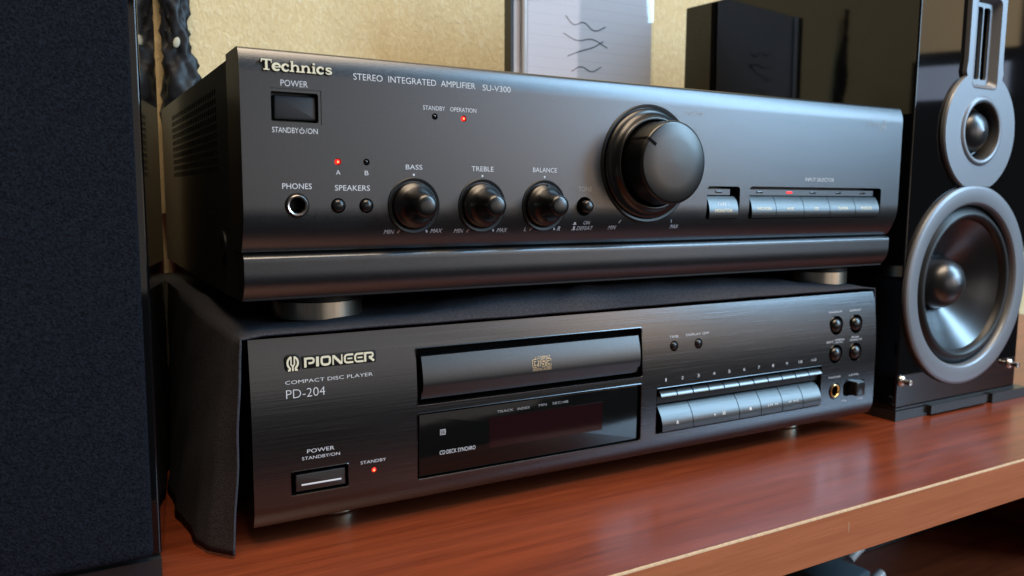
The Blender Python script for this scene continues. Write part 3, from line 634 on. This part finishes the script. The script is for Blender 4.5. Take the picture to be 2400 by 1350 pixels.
LR2 = [([(0.12, 0), (0.12, 1)], bw), (rounded([(0.1, 0.91), (0.90, 0.91), (0.90, 0.48), (0.50, 0.48)], 0.24), 0.19), ([(0.55, 0.45), (1.02, 0.04)], 0.24)]
word = []; cx_ = 0
for L_, w_ in ((LP, 1.13), (LI2, 0.40), (LO, 1.18), (LN2, 1.10), (LE2, 1.03), (LE2, 1.03), (LR2, 1.08)): word.append(shift(L_, cx_)); cx_ += w_
def badge_cd(letters, grow, yf, m, name):
    for strokes in letters:
        b = B(); k = 0
        for pts, w in strokes:
            q = [(BX0+x*33.4/cx_, BZ0+z*BH) for x, z in pts]
            b.ribbon(q, (w+grow)*BH, cdY(85)+0.8, cdY(85)+yf-0.012*k); k += 1
        b.obj(name, m, cd, ang=50)
badge_cd(word, 0.0, -0.9, M_GOLD, 'badge_letter')
rcap(BX0-0.9, BX0+34.2, BZ0-0.7, BZ0+BH+0.7, 0.8, cdY(85)+2, cdY(85)-0.55, 0.2).obj('badge_backing', M_KNOBDK, cd)
em = B(); ex, ez = 18.9, 84.8; y0, y1 = cdY(85)+0.8, cdY(85)-0.9
em.ribbon([(ex-2.2, ez-3.0), (ex-0.95, ez-3.0)], 0.8, y0, y1); em.ribbon([(ex+2.2, ez-3.0), (ex+0.95, ez-3.0)], 0.8, y0, y1)
em.ribbon([(ex-1.2, ez-2.8)]+arc(ex, ez+0.35, 2.35, 2.75, 232, 104, 14), 0.85, y0, y1-0.01); em.ribbon([(ex+1.2, ez-2.8)]+arc(ex, ez+0.35, 2.35, 2.75, -52, 76, 14), 0.85, y0, y1-0.01)
em.ribbon([(ex-0.75, ez+3.1), (ex-0.75, ez-0.4), (ex, ez-1.4)], 0.62, y0, y1-0.02); em.ribbon([(ex+0.75, ez+3.1), (ex+0.75, ez-0.4), (ex, ez-1.4)], 0.62, y0, y1-0.03); em.ribbon([(ex, ez-1.1), (ex, ez-3.4)], 0.7, y0, y1-0.04)
em.obj('badge_emblem', M_GOLD, cd, ang=50)
rcap(ex-3.7, ex+3.7, ez-4.1, ez+4.1, 2.6, cdY(85)+2, cdY(85)-0.5, 0.2).obj('badge_backing', M_KNOBDK, cd)

# ------------------------------------------------------------------ black cloth over the disc player
def fbm(x, y):
    return (math.sin(x*0.043+1.3)*math.sin(y*0.061+0.4)+0.5*math.sin(x*0.11+y*0.07)+0.35*math.sin(x*0.23-y*0.19+2)+0.2*math.sin(x*0.51+y*0.37))
def cloth_pt(s, y):
    # s in [0,1]: left hem, over the top, right hem
    front = max(0.0, 1-(y-8)/16)
    if s < 0.22:
        t = s/0.22; z = 1.5+(98.5-1.5)*t
        flare = (1-t)**0.9; bx_ = 0.0; xt = -1.6-5.5*min(1, max(0, (y-14)/70)); lift = 5.0*min(1, max(0, (y-30)/80))*t**6
        for (ya, xa), (yb_, xb) in zip(SB[:-1], SB[1:]):
            if ya <= y <= yb_: bx_ = xa+(xb-xa)*(y-ya)/(yb_-ya)
        x = xt + flare*(bx_-xt) + 0.8*math.sin(y*0.09+t*4)*flare*(1-flare)*3
        x += flare*(1.1*math.sin(y*0.15+0.6+t*1.5)+0.35*math.sin(y*0.33-t*2.2)) + 0.22*math.sin(z*0.17+y*0.11)
        return (x+0.8*front*t, y - 2.0*front*flare*(1-flare)+front*(0.8*math.sin(z*0.06+0.5)+0.25*math.sin(z*0.15)), z*(1-0.0*front) + 2.5*front*flare*math.exp(-((y-8)/7)**2)*0 + lift)
    if s > 0.80:
        t = (s-0.80)/0.20; return (422.4+0.8*math.sin(t*5+y*0.05)+0.8*t, y-1.5*t*front, 97.5-72*t)
    t = (s-0.22)/0.58; x = -1.4+423.6*t
    e = min(1, x/8 if x > 0 else 0)*min(1, max(0, 422-x)/10)
    H = 0.0
    for (xa, ha), (xb, hb) in zip(HB[:-1], HB[1:]):
        if xa <= x <= xb: q = (x-xa)/(xb-xa); q = q*q*(3-2*q); H = ha+(hb-ha)*q
    g0 = min(1, max(0, (y-12)/12)); g = min(1, max(0, (y-8)/21)); g = math.sin(g*math.pi/2)
    if y > 45: g *= max(0.25, 1-(y-45)/70)
    x -= 5.5*min(1, max(0, (y-14)/70))*max(0, 1-x/25) if x < 25 else 0
    z = 98.3+1.0*e+H*g + 5.0*min(1, max(0, (y-30)/80))*max(0, 1-max(0, x)/40) + (0.45*fbm(x, y)+0.9*math.sin(x*0.055+y*0.16+1.0)*math.sin(x*0.017+0.6)*math.sin(y*0.11))*e*g0 + 0.9*e*g0*math.exp(-((x-165-y*0.9)/9)**2) - 0.8*e*g0*math.exp(-((x-150-y*0.9)/6)**2)+0.7*e*g0*math.exp(-((x-268+y*1.1)/8)**2)
    return (x, y-2.0*math.sin(x*0.0074)**2+0.7*math.sin(x*0.031)+0.5*math.sin(x*0.13), z)
SB = [(0, -8), (8, -8.5), (14, -12), (20, -16), (42, -20.5), (70, -22.5), (100, -22.5), (150, -17.0), (213, -10.0), (270, -6)]
HB = [(-3, 0.2), (10, 0.6), (60, 2.4), (143, 9.0), (200, 10.8), (285, 10.2), (345, 6.6), (383, 3.2), (405, 1.2), (424, -0.8)]
ss = [0.22*i/30 for i in range(30)]+[0.22+0.58*i/90 for i in range(90)]+[0.80+0.20*i/12 for i in range(13)]
yy = [8.0, 8.4, 9.2, 10.5, 12, 14, 16, 18, 20, 22, 25, 28, 31, 35, 40, 45, 50, 56, 62, 69, 76, 85, 95, 107, 120, 135, 150, 170, 190, 210, 230, 264]
V = []; F = []
for y in yy:
    for s in ss: V.append(cloth_pt(s, y))
n = len(ss)
for i in range(len(yy)-1):
    for j in range(n-1): F.append((i*n+j, i*n+j+1, (i+1)*n+j+1, (i+1)*n+j))
cl = new('cloth_cover', V, F, M_CLOTH, None, ang=80)
md = cl.modifiers.new('thickness', 'SOLIDIFY'); md.thickness = 1.1*S; md.offset = 0
cl['label'] = 'black cloth dust cover draped over the top and sides of the disc player'; cl['category'] = 'cloth cover'

# ------------------------------------------------------------------ speakers
def speaker_cabinet(t, x0, x1, y0, y1, z0, z1, cut=None, skew=0.0):
    V = []
    for x in (x0, x1):
        for y in (y0, y1):
            for z in (z0, z1): V.append((x + ((skew if x == x1 else -skew) if y == y1 else 0), y, z))
    F = [(0,1,3,2),(4,6,7,5),(0,4,5,1),(2,3,7,6),(0,2,6,4),(1,5,7,3)]
    c = cut or B().box(5e3, 5001, 0, 1, 0, 1)
    me = bool_cut(V, F, c, bevel=1.2); o = link('cabinet', me, M_PIANO, t, ang=40); weighted(o); return o
# right-hand speaker, grille off
SX0, SX1, SY0, SY1 = 451.6, 604.4, 6.84, 221.0
wx, wz = 526.6, 95.5; tx, tz = 527.2, 210.0
rs = Thing('loudspeaker', 'glossy black loudspeaker with bare silver ringed woofer right of the stack', 'loudspeaker', (528, 125, 0))
cut = B().lathe([(61, SY0-5), (61, SY0+60)], wx, wz, 64); cut.lathe([(21, SY0-5), (21, SY0+20)], tx, tz, 48); cut.poly(rrect(513, 545, 238, 306, 3), SY0-5, SY0+20)
speaker_cabinet(rs, SX0, SX1, SY0, SY1, 9.5, 328, cut, skew=20.0)
# stepped plinth
pl = B(); pl.box(SX0-0.4, 488, SY0-1.0, SY1, 0.2, 7.6); pl.box(488, 559, SY0-4.5, SY1-2, 1.8, 8.2); pl.box(559, 567, SY0-2.0, SY1-2, 1.5, 7.4); pl.box(567, 616, SY0-4.5, SY1-2, 0.2, 8.0)
pl.obj('plinth', M_PLINTH, rs, smooth=False)
B().box(SX0+0.2, SX1-0.2, SY0-0.4, SY1, 8.3, 9.6).obj('plinth_step', M_PLINTH, rs, smooth=False)
wf = B().lathe([(60.4, SY0+3), (75.0, SY0+0.4), (75.4, SY0-1.6), (75.0, SY0-2.8), (73.6, SY0-3.6), (72.4, SY0-3.8), (64.0, SY0-3.3), (62.6, SY0-3.1), (61.4, SY0-2.2), (60.6, SY0-0.4), (60.4, SY0+3)], wx, wz, 96, False, False).obj('woofer', M_SILVER, rs, ang=25)
B().lathe([(60.5, SY0+1.5), (60.0, SY0+3.0), (57.5, SY0+1.0), (55.4, SY0-1.4), (53.2, SY0-2.2), (51.2, SY0-1.2), (49.8, SY0+1.6), (49.2, SY0+3.2)], wx, wz, 96, False, False).obj('surround', M_RUBBER, wf, ang=70)
B().lathe([(49.6, SY0+2.6), (48.8, SY0+3.4), (40, SY0+9), (30, SY0+16.5), (22, SY0+23), (19, SY0+25.5)], wx, wz, 96, False, False).obj('cone', M_CONE, wf, ang=70)
B().lathe([(20.2, SY0+25), (20.0, SY0+21), (18.8, SY0+15), (15.8, SY0+9.6), (11, SY0+6.0), (5.6, SY0+4.2), (0.02, SY0+3.7)], wx, wz, 64, False, False).obj('dust_cap', M_CAP, wf, ang=70)
# tweeter plate: stem above a disc
O_ = []
for i in range(29):
    a = R(-132+ i*(132+58)/28); O_.append((tx+44.3*math.cos(R(-64)+0)*0+44.3*math.cos(R(-68+ i*(68+60)/28)), tz+44.3*math.sin(R(-68+ i*(68+60)/28))))
Rside = O_; 
stem = [(tx+23.5, tz+42), (tx+22.2, tz+50), (tx+22.2, tz+96), (tx+22.0, tz+101), (tx+18, tz+105)]
right = Rside + stem; left = [(2*tx-x, z) for x, z in reversed(right)]
outl = right+left
cut = B().lathe([(20.8, -20), (20.8, 30)], tx, tz, 48); cut.poly(rrect(tx-15.6, tx+15.6, tz+30.5, tz+95.5, 4), -20, 30)
pb = B().loops([[(x, SY0+0.6, z) for x, z in outl], [(x, SY0-2.2, z) for x, z in outl], [(tx+(x-tx)*0.978, SY0-3.2, tz+30+(z-tz-30)*0.988) for x, z in outl]])
tw = link('tweeter_plate', bool_cut(pb.v, pb.f, cut), M_SILVER, rs, ang=30); weighted(tw)
B().lathe([(25.5, SY0-3.1), (24.0, SY0-4.4), (22.4, SY0-4.7), (21.2, SY0-4.0)], tx, tz, 64, False, False).obj('tweeter_lip', M_SILVER, tw, ang=60)
B().lathe([(21.3, SY0-4.1), (20.6, SY0-2.6), (20.2, SY0+3), (19.4, SY0+8), (18.6, SY0+10)], tx, tz, 64, False, False).obj('tweeter_horn', M_HORN, tw, ang=60)
B().lathe([(19.2, SY0+9), (18.4, SY0+6.2), (17.4, SY0+5.8), (16.2, SY0+6.8)], tx, tz, 64, False, False).obj('tweeter_surround', M_SILVER, tw, ang=60)
B().lathe([(16.4, SY0+7.4), (15.2, SY0+2.6), (11.8, SY0-1.6), (6.6, SY0-4.4), (0.02, SY0-5.4)], tx, tz, 64, False, False).obj('dome', M_CAP, tw, ang=70)
# ribbon tweeter
fr = []
for i, (g, y) in enumerate(((0.0, SY0-3.3), (-0.8, SY0-3.5), (-1.8, SY0-2.2), (-4.4, SY0+2.4))):
    fr.append([(x, y, z) for x, z in rrect(tx-15.8-g*1, tx+15.8+g*1, tz+30.2-g, tz+95.8+g, 4.5)])
B().loops(fr, False, False).obj('ribbon_frame', M_SILVER, tw, ang=40)
c2 = B(); c2.poly(rrect(tx-8.6, tx-0.5, tz+37.5, tz+89, 2.2), 0, 30); c2.poly(rrect(tx+0.5, tx+8.6, tz+37.5, tz+89, 2.2), 0, 30)
b = B().poly(rrect(tx-12.6, tx+12.6, tz+33, tz+93, 2), SY0+3.6, SY0+1.4); link('ribbon_plate', bool_cut(b.v, b.f, c2), M_SILVER, tw, ang=30)
B().box(tx-13, tx+13, SY0+5.2, SY0+6, tz+32, tz+94).obj('ribbon_element', M_VOID, tw, smooth=False)
for px, pz in ((457.2, 29.4), (595.0, 28.6)):
    B().lathe([(4.2, SY0+0.4), (4.2, SY0-0.9), (3.4, SY0-1.6), (1.9, SY0-2.0), (1.7, SY0-5.2), (2.2, SY0-6.0), (2.0, SY0-7.4), (0.02, SY0-7.8)], px, pz, 24).obj('grille_peg', M_NICKEL, rs, ang=50)

# left-hand speaker, cloth grille on
ls = Thing('loudspeaker', 'black loudspeaker with its dark cloth grille on, left edge of the picture', 'loudspeaker', (-115, 125, 0))
LX1 = -36.4
speaker_cabinet(ls, LX1-153, LX1, 6.84, 213.0, 9.5, 328, None, skew=27.5)
B().prof([(5.4, 0.2), (5.4, 8.4), (9.0, 9.3), (212, 9.3), (212, 0.2)], LX1-154, LX1-0.3).obj('plinth', M_PLINTH, ls, smooth=False)
g = B(); gx0, gx1, gz0, gz1 = LX1-150, LX1-3.6, 12.5, 325
Lg = []
for k, (i, y) in enumerate(((0, 6.6), (0, 0.6), (0.25, -0.8), (0.9, -1.6), (2.2, -2.0))):
    Lg.append([(x, y, z) for x, z in rrect(gx0+i, gx1-i, gz0+i, gz1-i, 2.5, 5)])
g.loops(Lg); g.obj('grille', M_GRILLE, ls, ang=60)

# ------------------------------------------------------------------ clear case standing on the amplifier
jc = Thing('jewel_case', 'clear plastic disc case with pale ruled cover leaning on top of the amplifier', 'disc case', (318, 216, 219.4))
def lean(z): return 213 + (z-219.5)*0.012
def slab(x0, x1, z0, z1, d0, d1):
    return B().loops([[(x0, lean(z0)+d0, z0), (x1, lean(z0)+d0, z0), (x1, lean(z0)+d1, z0), (x0, lean(z0)+d1, z0)], [(x0, lean(z1)+d0, z1), (x1, lean(z1)+d0, z1), (x1, lean(z1)+d1, z1), (x0, lean(z1)+d1, z1)]])
slab(247.4, 389.6, 219.6, 344.5, 5.2, 10.0).obj('tray_back', M_CASEDK, jc, smooth=False)
slab(247.3, 250.0, 219.5, 344.6, -0.6, 5.0).obj('spine', M_CASEDK, jc, smooth=False)
slab(264.5, 389.0, 220.2, 344.0, 2.2, 3.0).obj('cover_sheet', M_SHEET, jc, smooth=False)
slab(250.3, 264.2, 220.2, 344.0, 2.2, 4.8).obj('hinge_strip', mat('ribbed_grey_styrene', (0.45, 0.45, 0.46), 0.25), jc, smooth=False)
Ph = []
for i in range(13): a = R(180*i/12); Ph.append((259.5+2.6*math.cos(a), -1.9*math.sin(a)))
b = B().loops([[(x, lean(z)-0.2+y, z) for x, y in Ph] for z in (220, 344)]); b.obj('hinge_ridge', mat('clear_hinge', (0.55, 0.55, 0.57), 0.1), jc, ang=50)
slab(250.2, 389.9, 219.5, 344.6, 0.2, 1.4).obj('front_pane', M_PANE, jc, smooth=False)
ink_strokes = [([(300, 306), (308, 298), (318, 304), (328, 295), (340, 301)], 0.9), ([(298, 292), (312, 286), (326, 291), (342, 284)], 0.8), ([(302, 274), (314, 279), (328, 283), (338, 289)], 0.9), ([(306, 262), (316, 268), (326, 262), (336, 268)], 0.8)]
sb = B()
for p, w in ink_strokes: sb.ribbon(rounded(p, 9, 8) if len(p) > 2 else p, w, 2.15, 2.05, surf=lambda z: lean(z))
sb.obj('ink_strokes', M_INK, jc, smooth=False)

# ------------------------------------------------------------------ black plastic-wrapped bundle behind the amplifier
V = []; F = []; nr, na = 90, 48
for i in range(nr):
    z = 2+ 400*i/(nr-1)
    for j in range(na):
        a = 2*math.pi*j/na
        base = 12.6 - 4.5*max(0, (z-235)/90) + 2.2*math.sin(z*0.06+1)
        w = 1.5*math.sin(3*a+z*0.11)+1.1*math.sin(5*a-z*0.19+1)+0.8*math.sin(8*a+z*0.33)+0.9*math.sin(z*0.55+2*a)+0.5*math.sin(z*0.9-4*a)
        r = max(4, base+w)
        V.append((17.0 - 0.07*(z-235)+r*math.cos(a), 293+0.5*(r-2)*math.sin(a), z))
for i in range(nr-1):
    for j in range(na): F.append((i*na+j, i*na+(j+1) % na, (i+1)*na+(j+1) % na, (i+1)*na+j))
F.append(tuple(range(na))); F.append(tuple((nr-1)*na+j for j in range(na)))
bag = Thing('wrapped_bundle', 'crumpled black plastic wrapped bundle standing behind the amplifier by the wall', 'bundle', (17, 293, 0))
new('plastic_wrap', V, F, M_PLASTICBAG, bag, ang=50)
b = B(); Ls = []
for r, y in ((2.6, 287.5), (2.4, 286.4), (1.4, 286.0)): Ls.append([(13.5+r*0.9*math.cos(2*math.pi*i/20)+0.25*r*math.sin(2*math.pi*i/20), y, 268+1.5*r*math.sin(2*math.pi*i/20)) for i in range(20)])
b.loops(Ls).obj('sticker', M_TAPE, bag)

# ------------------------------------------------------------------ cable behind, things in the lower compartment
def tube(path, r, n=12):
    Ls = []
    for i, p in enumerate(path):
        p = Vector(p); t = (Vector(path[min(i+1, len(path)-1)])-Vector(path[max(i-1, 0)])).normalized()
        u = t.cross(Vector((0, 0, 1)) if abs(t.z) < 0.9 else Vector((1, 0, 0))).normalized(); w = t.cross(u)
        Ls.append([p+u*r*math.cos(2*math.pi*k/n)+w*r*math.sin(2*math.pi*k/n) for k in range(n)])
    return B().loops(Ls)
cb = tube([(3+5*math.sin(z*0.02)-0.07*(z-110), 296, z) for z in range(2, 150, 6)], 3.0).obj('hanging_cable', M_CABLE, None)
cb['label'] = 'dull red cable against the wall, seen in the gap under the amplifier'; cb['category'] = 'cable'
gb = B().loops([[(x, y, z) for x, y in ((425, 20), (468, 30), (462, 76), (415, 70))] for z in (-149.8, -128)]+[[(x, y, -126) for x, y in ((427, 22), (465, 32), (460, 74), (417, 68))]])
o = gb.obj('storage_box', M_GREYBLUE, None, ang=50); o['label'] = 'grey blue plastic box in the compartment below the wooden top'; o['category'] = 'box'
for k, (x, y, z, lb) in enumerate(((489, 58, -128, 'small white cable plug high behind the grey blue box'), (492, 40, -144, 'small white cable plug low beside the grey blue box'))):
    o = tube([(x-9, y, z-4), (x-6, y, z-2), (x, y+1, z), (x+7, y+2, z+2)], 4.2, 16).obj('cable_plug', M_WHITE, None, ang=70); o['label'] = lb; o['category'] = 'plug'; o['group'] = 'white plugs below the top'
